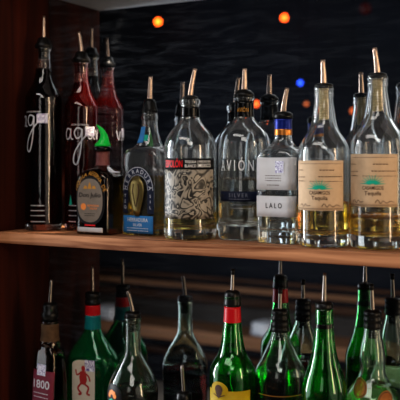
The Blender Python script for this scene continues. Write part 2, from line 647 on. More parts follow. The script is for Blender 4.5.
    def pourer(self, cap, spout, stem=None, capmat='black', spoutmat='steel', dark_tip=False):
        """cap: (row, half width) rows top to bottom; spout: base row, tip row, px shift of the tip, base hw, tip hw"""
        prof = [(self.z(y), self.w(h)) for y, h in reversed(cap)]
        c = lathe('pourer', prof, M[capmat], self.root)
        y0, y1, dx, h0, h1 = spout
        zb, zt = self.z(y0), self.z(y1)
        right = self.local((CS, SN, 0))
        n = 8
        pts, rad = [], []
        for i in range(n + 1):
            t = i / n
            bend = t ** 1.4
            p = right * (self.w(dx) * bend)
            pts.append((p.x, p.y, zb - 0.25 + (zt - zb + 0.25) * t))
            rad.append(self.w(h0 + (h1 - h0) * min(1, t * 1.15)))
        s = sweep('spout', pts, rad, M[spoutmat], c)
        if dark_tip:
            tp = [pts[-2], pts[-1], tuple(Vector(pts[-1]) + (Vector(pts[-1]) - Vector(pts[-2])).normalized() * 0.5)]
            sweep('spout_cover', [tp[0], tp[1], tp[2]], [self.w(h1) * 1.25] * 3, M['black'], c, hollow=False)
        if stem:
            ya, yb, hw, mt = stem
            z1, z0 = self.z(ya), self.z(yb)
            prof, zz, i = [], z0, 0
            while zz < z1 - 0.05:
                prof += [(zz, self.w(hw) * 0.86), (zz + 0.12, self.w(hw)), (zz + 0.34, self.w(hw)), (zz + 0.36, self.w(hw) * 0.86)]
                zz += 0.42
            lathe('stem', prof, M[mt], c)
        return c

UP = 'bottles on the upper shelf'
LOW = 'bottles on the lower shelf'
ZL = -42.0
DEG = math.radians

# ================================================================== SHELVING, MIRROR, ROOM
shelf_d = 16.0
unit = empty('back_bar_shelving', 0, 0, -52)
tag(unit, 'dark wooden back bar shelving with brown shelf boards and side panel around the mirror', 'shelving')
def part(o):
    o.parent = unit
    o.matrix_parent_inverse = Matrix.Translation((0, 0, 0.52))
    return o
XR = 125
part(box('shelf_board', 0.02, XR, -shelf_d, -0.6, -2.1, -0.04, M['shelf_wood'], None, 0.12))
part(box('shelf_board', 0.02, XR, -shelf_d, -0.6, ZL - 2.1, ZL - 0.04, M['shelf_wood'], None, 0.12))
top = part(box('shelf_board', 0.02, XR, -18.2, -0.6, 47.0, 49.2, M['under_paint'], None, 0.12))
top['label'] = 'grey painted top board'
part(box('side_panel', -2.4, 0.0, -18.4, -0.6, -52, 55, M['panel_wood'], None, 0.1))

mir = box('wall_mirror', -2.4, XR, -0.55, 0.0, -52, 55, M['mirror'], None, 0)
tag(mir, 'dark streaky mirror behind the bottles on the shelves', 'mirror')

def struct(o):
    o['kind'] = 'structure'
    return o
RX0, RX1, RY0, RZ0, RZ1 = -215, 310, -300, -125, 130
struct(box('wall_back', RX0, RX1, 0.2, 10, RZ0, RZ1, M['room_wall'], None, 0))
struct(box('wall_front', RX0, RX1, RY0 - 10, RY0, RZ0, RZ1, M['room_wall'], None, 0))
struct(box('wall_left', RX0 - 10, RX0, RY0, 0.2, RZ0, RZ1, M['side_wall'], None, 0))
struct(box('wall_right', RX1, RX1 + 10, RY0, 0.2, RZ0, RZ1, M['side_wall'], None, 0))
struct(box('floor', RX0, RX1, RY0, 0.2, RZ0 - 10, RZ0, M['room_floor'], None, 0))
struct(box('ceiling', RX0, RX1, RY0, 0.2, RZ1, RZ1 + 10, M['room_ceiling'], None, 0))

# rails, back panel and seat board of a wooden bench against the far wall (seen in the mirror)
def mirrored(px, py, Yroom):
    """room point whose mirror image shows at a photo position"""
    d = dist(px, -Yroom)
    r = (px - 200) / F * d
    return CX - SN * d + CS * r, Yroom, CZ + (HOR - py) / F * d
for i, (ya, yb, mt, dep) in enumerate(((276, 279, 'rail_dark', 3), (284, 289, 'rail_wood', 4), (294, 302, 'rail_dark', 3), (303, 327, 'rail_grey', 1.5), (331, 343, 'rail_wood', 26), (352, 358, 'rail_dark', 3))):
    Yf = RY0 + dep
    za = mirrored(200, ya, Yf)[2]; zb = mirrored(200, yb, Yf)[2]
    struct(box('bench_rail_%d' % (i + 1), RX0 + 1, 120, RY0, Yf, zb, za, M[mt], None, 0.3))

# ================================================================== UPPER SHELF BOTTLES
def script_word(pr, x, z, k, w, full=True):
    """hand-lettered wordmark: a tall looping g with the letters after it"""
    q = lambda pts: [(x + px * k, z + pz * k) for px, pz in pts]
    pr.stroke(q([(-2.35, 1.15), (-2.75, 1.3), (-3.05, 0.8), (-2.9, 0.2), (-2.5, 0.25), (-2.3, 0.9), (-2.3, 1.25), (-2.28, 0.3), (-2.0, 0.1)]), w)      # a
    pr.stroke(q([(-1.0, 1.15), (-1.5, 1.35), (-1.85, 0.85), (-1.6, 0.25), (-1.2, 0.4), (-1.0, 1.2), (-1.05, 0.0), (-1.25, -1.6), (-1.6, -2.6), (-1.95, -2.3), (-1.8, -1.3), (-1.1, -0.1), (-0.6, 0.5)]), w)   # g with long tail
    if not full:
        return
    pr.stroke(q([(0.35, 1.15), (-0.1, 1.3), (-0.4, 0.8), (-0.2, 0.2), (0.15, 0.35), (0.35, 1.2), (0.38, 0.3), (0.6, 0.15)]), w)        # a
    pr.stroke(q([(0.75, 1.2), (1.0, 0.15), (1.35, 1.25)]), w)                                                                        # v

def tall_red(label, px, Y, rz, yb, sp, s, x0, green):
    b = Bottle('liquor_bottle', label, UP, px, Y, 0, rz)
    ytop, ysh, hw = yb
    b.glass([(4, b.w(hw), b.w(hw), 2), b.P(ysh + 34, hw), b.P(ysh + 6, hw), b.P(ysh, hw * 0.985), b.P(ysh - 7, hw * 0.82), b.P(ysh - 14, hw * 0.60), b.P(ysh - 22, hw * 0.47),
             b.P(ytop + 22, hw * 0.41), b.P(ytop + 9, hw * 0.385), b.P(ytop + 8, hw * 0.45), b.P(ytop + 4, hw * 0.45), b.P(ytop + 3, hw * 0.40)], M['red_glow' if green else 'clean'], 0.28, 1.2)
    b.liquid(M['red_liquor' if green else 'dark_liquor'], b.z(ytop + 26))
    b.pourer([(ytop - 5.5, 3.5), (ytop - 4.5, 5.5), (ytop, 7), (ytop + 2, 8.6), (ytop + 5, 8.6), (ytop + 6, 7.4)], sp, (ytop + 4, ytop + 16, hw * 0.27, 'black'))
    pr = Print()
    zc = b.f(s)
    script_word(pr, x0, zc - 1.2, 1.75, 0.24, green)
    pr.text('LICOR DE TEQUILA', x0 - 2.2, zc + 1.75, 0.4)
    b.prints('script_lettering', pr, M['dim_white_ink'], 0.03)
    pr = Print().lines(-2.6, 0.2, [b.f(206), b.f(211), b.f(216), b.f(222)], 0.16, 3)
    b.prints('foot_lettering', pr, M['dim_white_ink'], 0.03)
    pr = Print().rect(x0 - 1.2, x0 + 0.9, zc - 0.4, zc + 1.4)
    b.prints('price_sticker', pr, M['sticker'], 0.06)
    if green:
        g = Print().poly([(-2.5, b.f(205)), (-1.8, b.f(205)), (-2.15, b.f(195))])
        b.prints('green_emblem', g, M['teal_ink'], 0.03)
    return b

tall_red('tallest dark bottle with white script, standing alone at far left against the side panel', 43.5, -8.4, cam_heading(43.5), (43, 98, 18.2), (40, 16, 0.5, 2.2, 1.5), 121, -0.1, False)
tall_red('tall dark red bottle with white script, behind the square black bottle with the green spout', 81.3, -5.0, cam_heading(81), (57, 107, 16.6), (53, 32, -2.5, 2.4, 1.8), 134, 1.9, True)

# --- square dark bottle with green spout
b = Bottle('liquor_bottle', 'squat square dark brown bottle with an oval pewter label and bright green spout', UP, 102.8, -9.0, 0, cam_heading(103) - DEG(37))
hs = 3.8
b.glass([(3, hs, hs, 7), (b.z(190), hs, hs, 7), (b.z(178), hs * 0.985, hs * 0.985, 6.5), (b.z(173), hs * 0.9, hs * 0.9, 5), (b.z(169.5), hs * 0.70, hs * 0.70, 3.2), (b.z(167), 1.9, 1.9, 2.2), (b.z(165), 1.30, 1.30, 2),
         (b.z(158), 1.20, 1.20, 2), (b.z(153), 1.2, 1.2, 2), (b.z(151), 1.25, 1.25, 2)], M['brown'], 0.32, 1.1, 0.3)
b.liquid(M['dark_liquor'], b.z(176))
b.band('neck_seal', 151.6, 165.5, M['neck_pink'])
lathe('collar', [(b.z(151.5), 1.2), (b.z(151), 1.75), (b.z(147.5), 1.8), (b.z(146.5), 1.6), (b.z(146), 0.9)], M['black_gloss'], b.root)
# spout: green curved fin, wide at the foot and hooked at the tip
rt = b.local((CS, SN, 0))
rows = []
for y, dx, ax, bx in ((146.5, 0, 8.2, 6), (144, 0, 7.8, 5.6), (142, 0.6, 6.0, 4.4), (139, 1.6, 4.6, 3.4), (135, 1.4, 3.6, 2.8), (131, -0.4, 3.2, 2.4), (128, -2.2, 2.8, 2.0), (126, -4.2, 2.0, 1.5), (125, -5.2, 1.0, 0.8)):
    pts = []
    for i in range(24):
        a = 2 * math.pi * i / 24
        p = rt * b.w(dx + ax * math.cos(a)) + Vector((-rt.y, rt.x, 0)) * b.w(bx * math.sin(a))
        pts.append((p.x, p.y, b.z(y + 0.5 * math.cos(a) * (1 if y < 142 else 0))))
    rows.append(pts)
V, Fc = loft(rows)
o = link_mesh('green_spout', V, Fc, M['green_plastic'], b.root)
zc = b.f(200.5)
plate = b.prints('label_rim', Print().oval(-0.05, zc, 3.3, 4.4, expo=2.5), M['black_label'], 0.03)
oval = b.prints('oval_label', Print().oval(-0.05, zc, 2.85, 3.95, expo=2.4), M['pewter'], 0.06)
pr = Print().text('Don Julio', -0.05, zc + 0.95, 1.15, 4.9, 0.1)
b.prints('dark_lettering', pr, M['ink'], 0.09, oval)
b.prints('fine_lettering', Print().lines(-1.2, 1.2, [zc - 2.8, zc - 2.45], 0.1, 6), M['ink'], 0.09, oval)
pr = Print().oval(-1.45, zc - 1.15, 0.62, 0.62, 20, 2)
pr.text('REPOSADO', 0.75, zc - 0.95, 0.5).text('TEQUILA', 0.75, zc - 1.45, 0.42)
b.prints('orange_lettering', pr, M['orange_ink'], 0.09, oval)
pr = Print().poly([(-0.5, zc + 2.1), (0.4, zc + 2.1), (0.25, zc + 2.7), (-0.05, zc + 3.35), (-0.35, zc + 2.7)])
pr.poly([(-1.5, zc + 2.1), (-0.6, zc + 2.1), (-0.7, zc + 2.6), (-1.2, zc + 2.7)]).poly([(0.5, zc + 2.1), (1.4, zc + 2.1), (1.1, zc + 2.7), (0.6, zc + 2.6)])
b.prints('gold_emblem', pr, M['gold_ink'], 0.09, oval)
pr = Print().arc_text('TEQUILA RESERVA DE', -0.05, zc - 0.7, 3.6, 5.55, 0.95, 152, 28)
b.prints('shoulder_lettering', pr, M['gold_ink'], 0.05)
foot = b.patch('foot_label', -2.9, 2.8, 0.45, b.f(227.5), M['white_paper'], 0.03, 20, 3)
b.prints('red_stripe', Print().rect(-1.2, 1.2, b.f(226), b.f(224.6)), M['red_ink'], 0.05)

# --- square clear bottle with horseshoe
b = Bottle('liquor_bottle', 'square clear bottle with a gold horseshoe emblem and blue label on its front', UP, 149.8, -6.6, 0, cam_heading(149.5) - DEG(38))
hs, hb = 4.2, 3.5
b.glass([(3, hs, hb, 7), (b.z(175), hs, hb, 7), (b.z(160), hs, hb, 7), (b.z(153), hs * 0.97, hb * 0.97, 6), (b.z(149.5), hs * 0.86, hb * 0.88, 4.5), (b.z(147), hs * 0.62, hb * 0.70, 3), (b.z(144), 2.35, 2.35, 2), (b.z(138), 1.95, 1.95, 2),
         (b.z(130), 1.6, 1.6, 2), (b.z(124), 1.45, 1.45, 2), (b.z(120), 1.42, 1.42, 2), (b.z(119), 1.55, 1.55, 2), (b.z(116), 1.55, 1.55, 2), (b.z(115), 1.42, 1.42, 2), (b.z(111), 1.42, 1.42, 2)], M['clear'], 0.32, 1.2, 0.3)
b.liquid(M['pale_gold'], b.z(176))
b.pourer([(99, 3.2), (99.5, 5), (102, 6.2), (107, 7), (110, 7.8), (112.5, 7.8), (113.5, 6.4)], (100, 76.5, 0.8, 2.9, 2.1), (112, 121, 5.4, 'black'))
nl = b.patch('blue_neck_patch', -2.2, 0.2, b.z(143), b.z(127), M['blue_band'], 0.03, 14, 8)  # blue patch on the left of the neck flare
b.prints('neck_mark', Print().rect(0.25, 1.0, b.z(141), b.z(135)), M['teal_ink'], 0.04)
zc = b.f(193)
shoe = Print().hoop(0, zc + 0.4, 2.2, 2.7, 3.5, 4.3, 0, 180)
shoe.rect(-3.5, -2.2, zc - 3.7, zc + 0.4).rect(2.2, 3.5, zc - 3.7, zc + 0.4)
sh = b.prints('horseshoe_band', shoe, M['navy'], 0.04)
pr = Print().arc_text('HERRADURA', 0, zc + 0.4, 2.8, 3.45, 1.05, 172, 8)
pr.hoop(0, zc + 0.4, 3.3, 4.1, 3.42, 4.22, 0, 180).hoop(0, zc + 0.4, 2.28, 2.78, 2.36, 2.86, 0, 180)
for zz, ch in zip((-0.6, -1.6, -2.6), 'TEQ'):
    pr.text(ch, -2.85, zc + zz, 0.8)
for zz, ch in zip((-0.6, -1.6, -2.6), 'SIL'):
    pr.text(ch, 2.85, zc + zz, 0.8)
b.prints('band_lettering', pr, M['dim_white_ink'], 0.07, sh)
# raised gold horseshoe emblem: lofted bean shape standing off the front
rows = []
for q in range(7):
    t = q / 6
    zz = zc + 2.9 - 7.0 * t
    hw = [0.55, 1.45, 1.75, 1.6, 1.3, 0.95, 0.55][q]
    row = []
    for i in range(20):
        a = 2 * math.pi * i / 20
        p = b.surf(hw * math.cos(a), zz, 0.05)
        row.append((p[0], p[1] - 0.05 - 0.5 * (0.5 - 0.5 * math.sin(a)) * min(1, hw), zz))
    rows.append(row)
V, Fc = loft(rows)
em = link_mesh('horseshoe_emblem', V, Fc, M['antique_gold'], b.root)
pr = Print().stroke([(-0.5, zc + 1.6), (-0.7, zc + 0.3), (-0.4, zc - 1.2), (0, zc - 2.4), (0.4, zc - 1.2), (0.7, zc + 0.3), (0.5, zc + 1.6)], 0.2)
b.prints('emblem_groove', pr, M['ink_brown'], 0.62, em)
lb = b.patch('blue_label', -3.4, 3.4, max(0.4, b.f(234.5)), b.f(216), M['blue_band'], 0.04, 20, 4)
pr = Print().text('HERRADURA', 0, b.f(220.5), 0.95, 4.6).text('SILVER', 0, b.f(225.5), 0.7).lines(-2.4, 2.4, [b.f(229), b.f(231.5)], 0.12, 8)
b.prints('label_lettering', pr, M['white_ink'], 0.08, lb)

# --- round clear bottle with engraved art label
b = Bottle('liquor_bottle', 'round clear bottle with grey engraved label under a black band with red lettering', UP, 190.3, -9.7, 0, cam_heading(190) - DEG(4))
W = b.w(26.6)
b.glass([(3, W, W, 2), b.P(190, 26.6), b.P(156, 26.6), b.P(148, 26.4), b.P(141, 25), b.P(134, 21.5), b.P(128, 17), b.P(123, 12.5), b.P(119, 10), b.P(115, 9.3), b.P(107, 9.2), b.P(105.5, 9.3), b.P(104.5, 10.3), b.P(100.5, 10.4), b.P(99.5, 9.6)], M['clear'], 0.32, 1.8, 0.5)
b.liquid(M['pale_gold'], b.z(212))
b.pourer([(95.5, 3), (96, 6), (97, 7.6), (99, 7.8), (99.6, 6.6)], (96, 68.5, 4.8, 2.9, 2.2), (101, 116, 5.5, 'black'))
b.band('neck_band', 107, 117, M['black_gloss'])
z1, z0 = b.f(169.5), b.f(219)
lab = b.patch('engraved_label', -5.1, 4.9, z0, z1, M['art'], 0.03, 44, 8)
bd = b.patch('black_band', -5.1, 5.1, b.f(169.5), b.f(158.3), M['black_label'], 0.03, 44, 3)
zb = (b.f(169.5) + b.f(158.3)) / 2
b.prints('red_lettering', Print().text('ESPOLÓN', -2.85, zb - 0.05, 1.7, 3.7), M['red_ink'], 0.08, bd)
pr = Print().text('TEQUILA', 0.35, zb + 0.34, 0.6, 1.9).text('BLANCO', 0.35, zb - 0.36, 0.7, 1.9)
pr.text('HECHO EN', 2.9, zb + 0.38, 0.5, 2.2).text('MEXICO', 2.9, zb - 0.3, 0.85, 2.4)
pr.rect(1.56, 1.62, zb - 0.6, zb + 0.6, 1)
b.prints('white_lettering', pr, M['white_ink'], 0.08, bd)

# --- rounded square clear bottle, white lettering straight on the glass
b = Bottle('liquor_bottle', 'broad clear bottle with white lettering printed on the glass over a navy band', UP, 244.3, -6.0, 0, cam_heading(243) - DEG(6))
W = b.w(26.4)
b.glass([(3, W, W, 2), b.P(190, 26.4), b.P(152, 26.4), b.P(144, 26, 2), b.P(137, 24.6, 2), b.P(130, 20.6, 2), b.P(124, 15, 2), b.P(119, 10.8), b.P(115, 9.6), b.P(104, 9.4), b.P(101, 9.4), b.P(100, 10.4), b.P(97.5, 10.6), b.P(96.5, 9.6)], M['clear'], 0.34, 2.4, 0.5)
b.liquid(M['silver_liquor'], b.z(178))
b.pourer([(89.5, 3), (90, 6), (92, 8.2), (94, 10), (97, 10.2), (98, 9)], (90, 68.5, 0.4, 3.3, 2.3), (97, 112, 5.5, 'black'))
b.band('neck_band', 101.5, 117, M['black_gloss'])
b.prints('neck_lettering', Print().text('AVIÓN', -0.1, b.f(109), 1.0, 2.0), M['gold_ink'], 0.07)
pr = Print().text('A V I Ó N', -0.95, b.f(166), 2.5, 6.2)
b.prints('white_lettering', pr, M['white_ink'], 0.03)
b.prints('fine_lettering', Print().lines(-2.0, 1.6, [b.f(205), b.f(208.5)], 0.1, 21), M['grey_ink'], 0.03)
bd = b.patch('navy_band', -4.3, 4.3, b.f(201.5), b.f(191.5), M['navy'], 0.03, 40, 3)
b.prints('band_lettering', Print().text('S I L V E R', -0.6, b.f(195.5), 0.9, 3.3).lines(-2.2, 1.4, [b.f(199.5)], 0.1, 4), M['grey_ink'], 0.08, bd)

# --- square clear bottle with plain white label
b = Bottle('liquor_bottle', 'slim square clear bottle with a plain white label and a copper neck band', UP, 283.2, -8.4, 0, cam_heading(284) - DEG(27))
hs = 3.5
b.glass([(3, hs, hs, 7), (b.z(190), hs, hs, 7), (b.z(162), hs, hs, 7), (b.z(154), hs * 0.97, hs * 0.97, 6), (b.z(149), hs * 0.82, hs * 0.82, 4), (b.z(145), hs * 0.58, hs * 0.58, 2.6), (b.z(141), 1.6, 1.6, 2), (b.z(137), 1.45, 1.45, 2), (b.z(130), 1.42, 1.42, 2), (b.z(121), 1.42, 1.42, 2), (b.z(119), 1.5, 1.5, 2)], M['clear'], 0.3, 1.8, 0.3)
b.liquid(M['silver_liquor'], b.z(206))
b.pourer([(111.5, 3.2), (112, 7), (114, 9.6), (118, 10), (119, 9.4)], (112, 88, 4.0, 3.1, 2.2), (119.5, 140, 5.3, 'black'))
b.band('blue_neck_band', 119.2, 129.3, M['blue_foil'])
b.band('copper_neck_band', 129.3, 135.2, M['copper'])
z1, zm1, zm0, z0 = b.f(157.5), b.f(190), b.f(196), b.f(217)
l1 = b.patch('label', -3.25, 4.3, zm1, z1, M['white_paper'], 0.04, 40, 3)
l2 = b.patch('label', -3.25, 4.3, z0, zm0, M['white_paper'], 0.04, 40, 3)
pr = Print().lines(-1.4, 1.4, [b.f(176), b.f(178.5), b.f(181)], 0.1, 12).lines(-1.1, 1.1, [b.f(185.5)], 0.1, 13)
b.prints('fine_lettering', pr, M['ink_brown'], 0.09, l1)
b.prints('tax_sticker', Print().rect(0.4, 1.9, b.f(173), b.f(161)), M['sticker'], 0.1, l1)
b.prints('label_lettering', Print().text('L A L O', 0.1, b.f(206), 1.15, 2.9), M['ink'], 0.09, l2)

# --- two gold-tinted bottles with kraft labels and a teal agave
def kraft_bottle(label, px, Y, dr, o, hw, lev):
    b = Bottle('liquor_bottle', label, UP, px, Y, 0, cam_heading(px) - DEG(dr))
    W = b.w(hw)
    s = hw / 26.2
    y = lambda v: 160 + (v - 160) * s + o
    P = lambda v, h, n=2: b.P(y(v), h * s, n)
    b.glass([(3, W, W, 2), P(200, 26.2), P(156, 26.2), P(150, 25.8), P(144, 24.2), P(138, 21), P(132, 17), P(126, 14), P(118, 12.2), P(108, 10.8), P(98, 9.4), P(95.5, 9.2), P(94.8, 10.0), P(92, 10.2), P(91, 9.5), P(89.5, 9.5), P(89, 10.2), P(86, 10.2), P(85, 9.4)], M['clear'], 0.32, 2.0, 0.5)
    b.liquid(M['gold_liquor'], b.z(lev))
    b.pourer([(y(81.5), 3), (y(82), 7), (y(83), 9.2), (y(86), 9.4), (y(87), 8.5)], (y(82), y(57.5), -3.0 if hw > 26.3 else -1.0, 3.3, 2.4), (y(87), y(119), 5.0 * s, 'ivory_plug'))
    z1, z0 = b.f(y(160.5)), b.f(y(212))
    lab = b.patch('kraft_label', -4.6, 3.9, z0, z1, M['kraft'], 0.03, 44, 8)
    H = z1 - z0
    zp = z0 + H * 0.42
    fan = Print()
    for i in range(11):
        a = math.radians(178 - 17.6 * i)
        c, q = math.cos(a), math.sin(a)
        ln = (1.85 - 0.2 * q * q) * (1.0 if i % 2 == 0 else 0.9)
        wd = 0.15
        ox, oz = -0.05 + c * 0.25, zp + 0.12
        fan.add([(ox - q * wd, oz + c * wd), (ox + q * wd, oz - c * wd), (ox + c * ln, oz + q * ln)], [(0, 1, 2)])
    b.prints('agave_print', fan, M['teal_ink'], 0.08, lab)
    pr = Print().text('CASAMIGOS', -0.05, zp - 0.5, 0.78, 3.2).text('Tequila', -0.05, zp - 1.3, 0.85)
    pr.lines(-4.2, -2.9, [z0 + H * 0.80], 0.12, 31).lines(-4.2, -2.5, [z0 + H * 0.66, z0 + H * 0.58], 0.12, 32)
    pr.lines(0.0, 2.2, [z0 + H * 0.80], 0.14, 33).lines(-0.2, 3.6, [z0 + H * 0.67], 0.14, 34).lines(-1.6, 3.6, [z0 + H * 0.58], 0.08, 35)
    pr.lines(-3.6, 3.4, [z0 + H * 0.93], 0.07, 36)
    pr.stroke([(-3.6, z0 + 0.7), (-3.2, z0 + 1.0), (-2.8, z0 + 0.6), (-2.4, z0 + 1.0), (-2.0, z0 + 0.7), (-1.5, z0 + 0.8)], 0.09)
    pr.stroke([(0.3, z0 + 0.6), (0.7, z0 + 1.1), (1.1, z0 + 0.55), (1.5, z0 + 0.95), (2.0, z0 + 0.6), (2.6, z0 + 0.9), (3.2, z0 + 0.7)], 0.09)
    pr.stroke([(-4.4, z0 + 0.35), (-2, z0 + 0.28), (0, z0 + 0.3), (3.7, z0 + 0.32)], 0.05)
    b.prints('brown_lettering', pr, M['ink_brown'], 0.08, lab)
    return b
kraft_bottle('round kraft labelled bottle with teal agave, left of the two, beside the plain white label', 323.8, -10.7, 9, 0.0, 25.6, 201)
kraft_bottle('round kraft labelled bottle with teal agave, right of the two', 377.4, -9.2, 9, -6.5, 27.0, 214)

# ================================================================== LOWER SHELF BOTTLES
# --- trapezoid brown bottle, pink label
b = Bottle('liquor_bottle', 'brown bottle with a dark pink label and cork seal, leftmost on the lower shelf', LOW, 50.0, -12.7, ZL, cam_heading(51) - DEG(46))
hs = b.w(15.2)
b.glass([(3, hs * 1.05, hs * 0.84, 5), (b.z(385), hs, hs * 0.8, 5), (b.z(358), hs * 0.92, hs * 0.66, 5), (b.z(350), hs * 0.84, hs * 0.66, 4.2), (b.z(346), hs * 0.66, hs * 0.54, 3.2), (b.z(342), b.w(10.5), b.w(10), 2), (b.z(338), b.w(9), b.w(9), 2), (b.z(326), b.w(8.6), b.w(8.6), 2), (b.z(320), b.w(8.6), b.w(8.6), 2)], M['brown'], 0.3, 1.2, 0.3)
b.liquid(M['dark_liquor'], b.z(353))
b.band('neck_seal', 323, 340, M['cork_dim'])
b.pourer([(302.5, 3), (303, 6), (306, 7.5), (311, 7), (312, 8.5), (317, 8.5), (318, 7.5), (321, 7.5)], (303, 280, 1.5, 1.9, 1.5), (321, 332, 5, 'black'), spoutmat='dark_steel')
lab = b.patch('pink_label', -2.6, 2.9, 0.8, b.f(372), M['magenta'], 0.03, 20, 6)
b.prints('label_lettering', Print().text('1800', -0.1, b.f(386), 2.1, 4.0).lines(-1.8, 1.8, [b.f(395), b.f(399)], 0.15, 41), M['dim_white_ink'], 0.08, lab)
b.prints('tax_sticker', Print().rect(-1.2, 1.0, b.f(377), b.f(366)), M['sticker'], 0.1)

# --- broad green flask with red and teal neck bands
b = Bottle('liquor_bottle', 'broad green bottle with red and teal neck bands and a cream picture label', LOW, 92.8, -5.7, ZL, cam_heading(92) - DEG(32))
hs = b.w(27)
b.glass([(3, hs, hs * 0.66, 3), (b.z(385), hs, hs * 0.66, 3), (b.z(364), hs, hs * 0.66, 2.8), (b.z(356), hs * 0.93, hs * 0.70, 2.6), (b.z(348), hs * 0.76, hs * 0.60, 2.4), (b.z(340), hs * 0.55, hs * 0.46, 2.2), (b.z(333), b.w(10.2), b.w(9.8), 2), (b.z(328), b.w(8.2), b.w(8.2), 2), (b.z(316), b.w(7.6), b.w(7.6), 2), (b.z(306), b.w(7.4), b.w(7.4), 2)], M['teal_green'], 0.3, 1.2, 0.4)
b.liquid(M['green_liquor'], b.z(362))
b.band('teal_neck_band', 314.5, 328, M['teal_foil'])
b.band('red_neck_band', 304.5, 314.5, M['red_foil'])
b.pourer([(291.5, 3), (292, 6), (293, 7.5), (297, 7.6), (298, 6.9), (300, 6.9), (300.5, 7.6), (304, 7.6), (305, 7)], (292, 265, -0.5, 2.0, 1.4), (305, 316, 4.8, 'black'), spoutmat='dark_steel')
zt = b.f(362)
arch = Print().rect(-2.5, 2.5, 1.2, zt - 1.2, 10)
arch.hoop(0, zt - 1.2, 0.01, 0.01, 2.5, 1.2, 0, 180, 20)
lab = b.prints('picture_label', arch, M['cream'], 0.04)
fig = Print()
zc = b.f(381)
fig.oval(0.1, zc + 1.9, 0.45, 0.55, 14, 2)
fig.poly([(-0.5, zc + 1.4), (0.6, zc + 1.4), (0.9, zc - 0.2), (0.5, zc - 1.2), (-0.6, zc - 1.0), (-0.8, zc + 0.2)])
fig.stroke([(-0.4, zc + 1.2), (-1.3, zc + 0.6), (-1.6, zc + 1.6)], 0.3)
fig.stroke([(0.5, zc + 1.1), (1.3, zc + 0.4), (1.5, zc - 0.4)], 0.3)
fig.stroke([(-0.4, zc - 0.9), (-1.1, zc - 1.9), (-0.4, zc - 2.8), (-1.0, zc - 3.0)], 0.38)
fig.stroke([(0.4, zc - 1.0), (1.2, zc - 1.6), (0.9, zc - 2.7), (1.5, zc - 2.9)], 0.38)
b.prints('red_figure', fig, M['red_figure'], 0.08, lab)
b.prints('tax_sticker', Print().rect(0.5, 2.5, b.f(373), b.f(361.5)), M['sticker'], 0.1)

# --- clear teardrop bottle, dark liquor, black label
b = Bottle('liquor_bottle', 'clear teardrop bottle with a long neck, black label and spout leaning left', LOW, 132.8, -10.2, ZL, cam_heading(132) - DEG(28))
hw = 25
b.glass([(3, b.w(24), b.w(24), 2), b.P(405, 25), b.P(392, 25.3), b.P(384, 24.4), b.P(376, 21.5), b.P(368, 17.5), b.P(361, 13), b.P(355, 9.8), b.P(350, 8.3), b.P(340, 7.8), b.P(330, 7.8), b.P(321, 7.9), b.P(320, 8.6), b.P(317, 8.6), b.P(316, 8)], M['clear_green'], 0.3, 1.2, 0.4)
b.liquid(M['ruby_liquor'], b.z(388))
b.pourer([(311, 3), (311.5, 6.5), (313, 8), (317, 8.3), (318, 7)], (312, 291, -5.0, 2.2, 1.9), (318, 331, 5.4, 'black'), spoutmat='dark_steel')
lab = b.prints('black_label', Print().oval(-2.0, b.f(399), 2.3, 2.3), M['black_label'], 0.04)
fl = Print()
for a in (90, 130, 50, 170, 10):
    c, s_ = math.cos(DEG(a)), math.sin(DEG(a))
    fl.oval(-2.0 + 0.75 * c, b.f(398) + 0.75 * s_, 0.42, 0.42, 12, 2)
b.prints('flower_print', fl, M['orange_ink'], 0.08, lab)
b.prints('leaf_print', Print().poly([(-3.0, b.f(402)), (-2.0, b.f(400)), (-1.0, b.f(402)), (-2.0, b.f(406))]), M['teal_ink'], 0.08, lab)

# --- short bottle in front, only its spout reaches into view
b = Bottle('liquor_bottle', 'short bottle at the front of the lower shelf, only its dark spout in view', LOW, 184, -12.2, ZL, cam_heading(184))
b.glass([(3, 3.2, 3.2, 2), (8, 3.2, 3.2, 2), (10, 2.7, 2.7, 2), (11.5, 1.7, 1.7, 2), (13, 1.3, 1.3, 2), (b.z(404), 1.25, 1.25, 2)], M['clear'], 0.3, 1.0, 0.35)
b.liquid(M['ruby_liquor'], 7.5)
b.pourer([(391, 3), (391.5, 5), (393, 7.4), (397, 8), (402, 8), (403, 7), (405, 7)], (392, 365.5, -2.0, 2.2, 1.7), (405, 416, 4.5, 'black'), spoutmat='dark_steel')

# --- green bottle, red band, yellow label
b = Bottle('liquor_bottle', 'green bottle with a red neck band and a yellow crest label', LOW, 232.4, -11.0, ZL, cam_heading(232) - DEG(10))
b.glass([(3, b.w(22.5), b.w(22.5), 2), b.P(410, 22.8), b.P(376, 22.8), b.P(369, 22.4), b.P(363, 20.5), b.P(358, 17.5), b.P(354, 14.8), b.P(348, 12.6), b.P(340, 11), b.P(331, 9.8), b.P(322, 8.8), b.P(306, 8.0), b.P(299, 7.9), b.P(298, 8.4), b.P(296, 8.4)], M['green'], 0.3, 1.3, 0.45)
b.liquid(M['green_liquor'], b.z(345))
b.band('red_neck_band', 306, 321.5, M['red_foil'])
b.pourer([(290, 3), (290.5, 5.5), (292, 7.4), (295, 8), (297, 8.2), (300, 8.4), (303, 8.6), (305, 8.8), (305.4, 8.4)], (291, 272, 0.5, 2.0, 1.7), (305, 316, 4.8, 'black'), spoutmat='dark_steel', dark_tip=True)
lab = b.patch('yellow_label', -4.2, 3.9, 2.0, b.f(391), M['yellow'], 0.03, 36, 5)
zc = b.f(391)
lb2 = b.prints('crest_plate', Print().oval(-1.7, zc, 1.7, 1.4, 24, 3), M['yellow'], 0.055)
cr = Print().oval(-1.7, zc + 0.15, 0.75, 0.75, 18, 2).poly([(-2.4, zc - 0.4), (-1.0, zc - 0.4), (-1.7, zc - 1.3)])
cr.stroke([(-2.8, zc - 0.7), (-2.2, zc - 0.9), (-1.7, zc - 1.1), (-1.2, zc - 0.9), (-0.6, zc - 0.7)], 0.16)
b.prints('crest_print', cr, M['ink_brown'], 0.09, lb2)

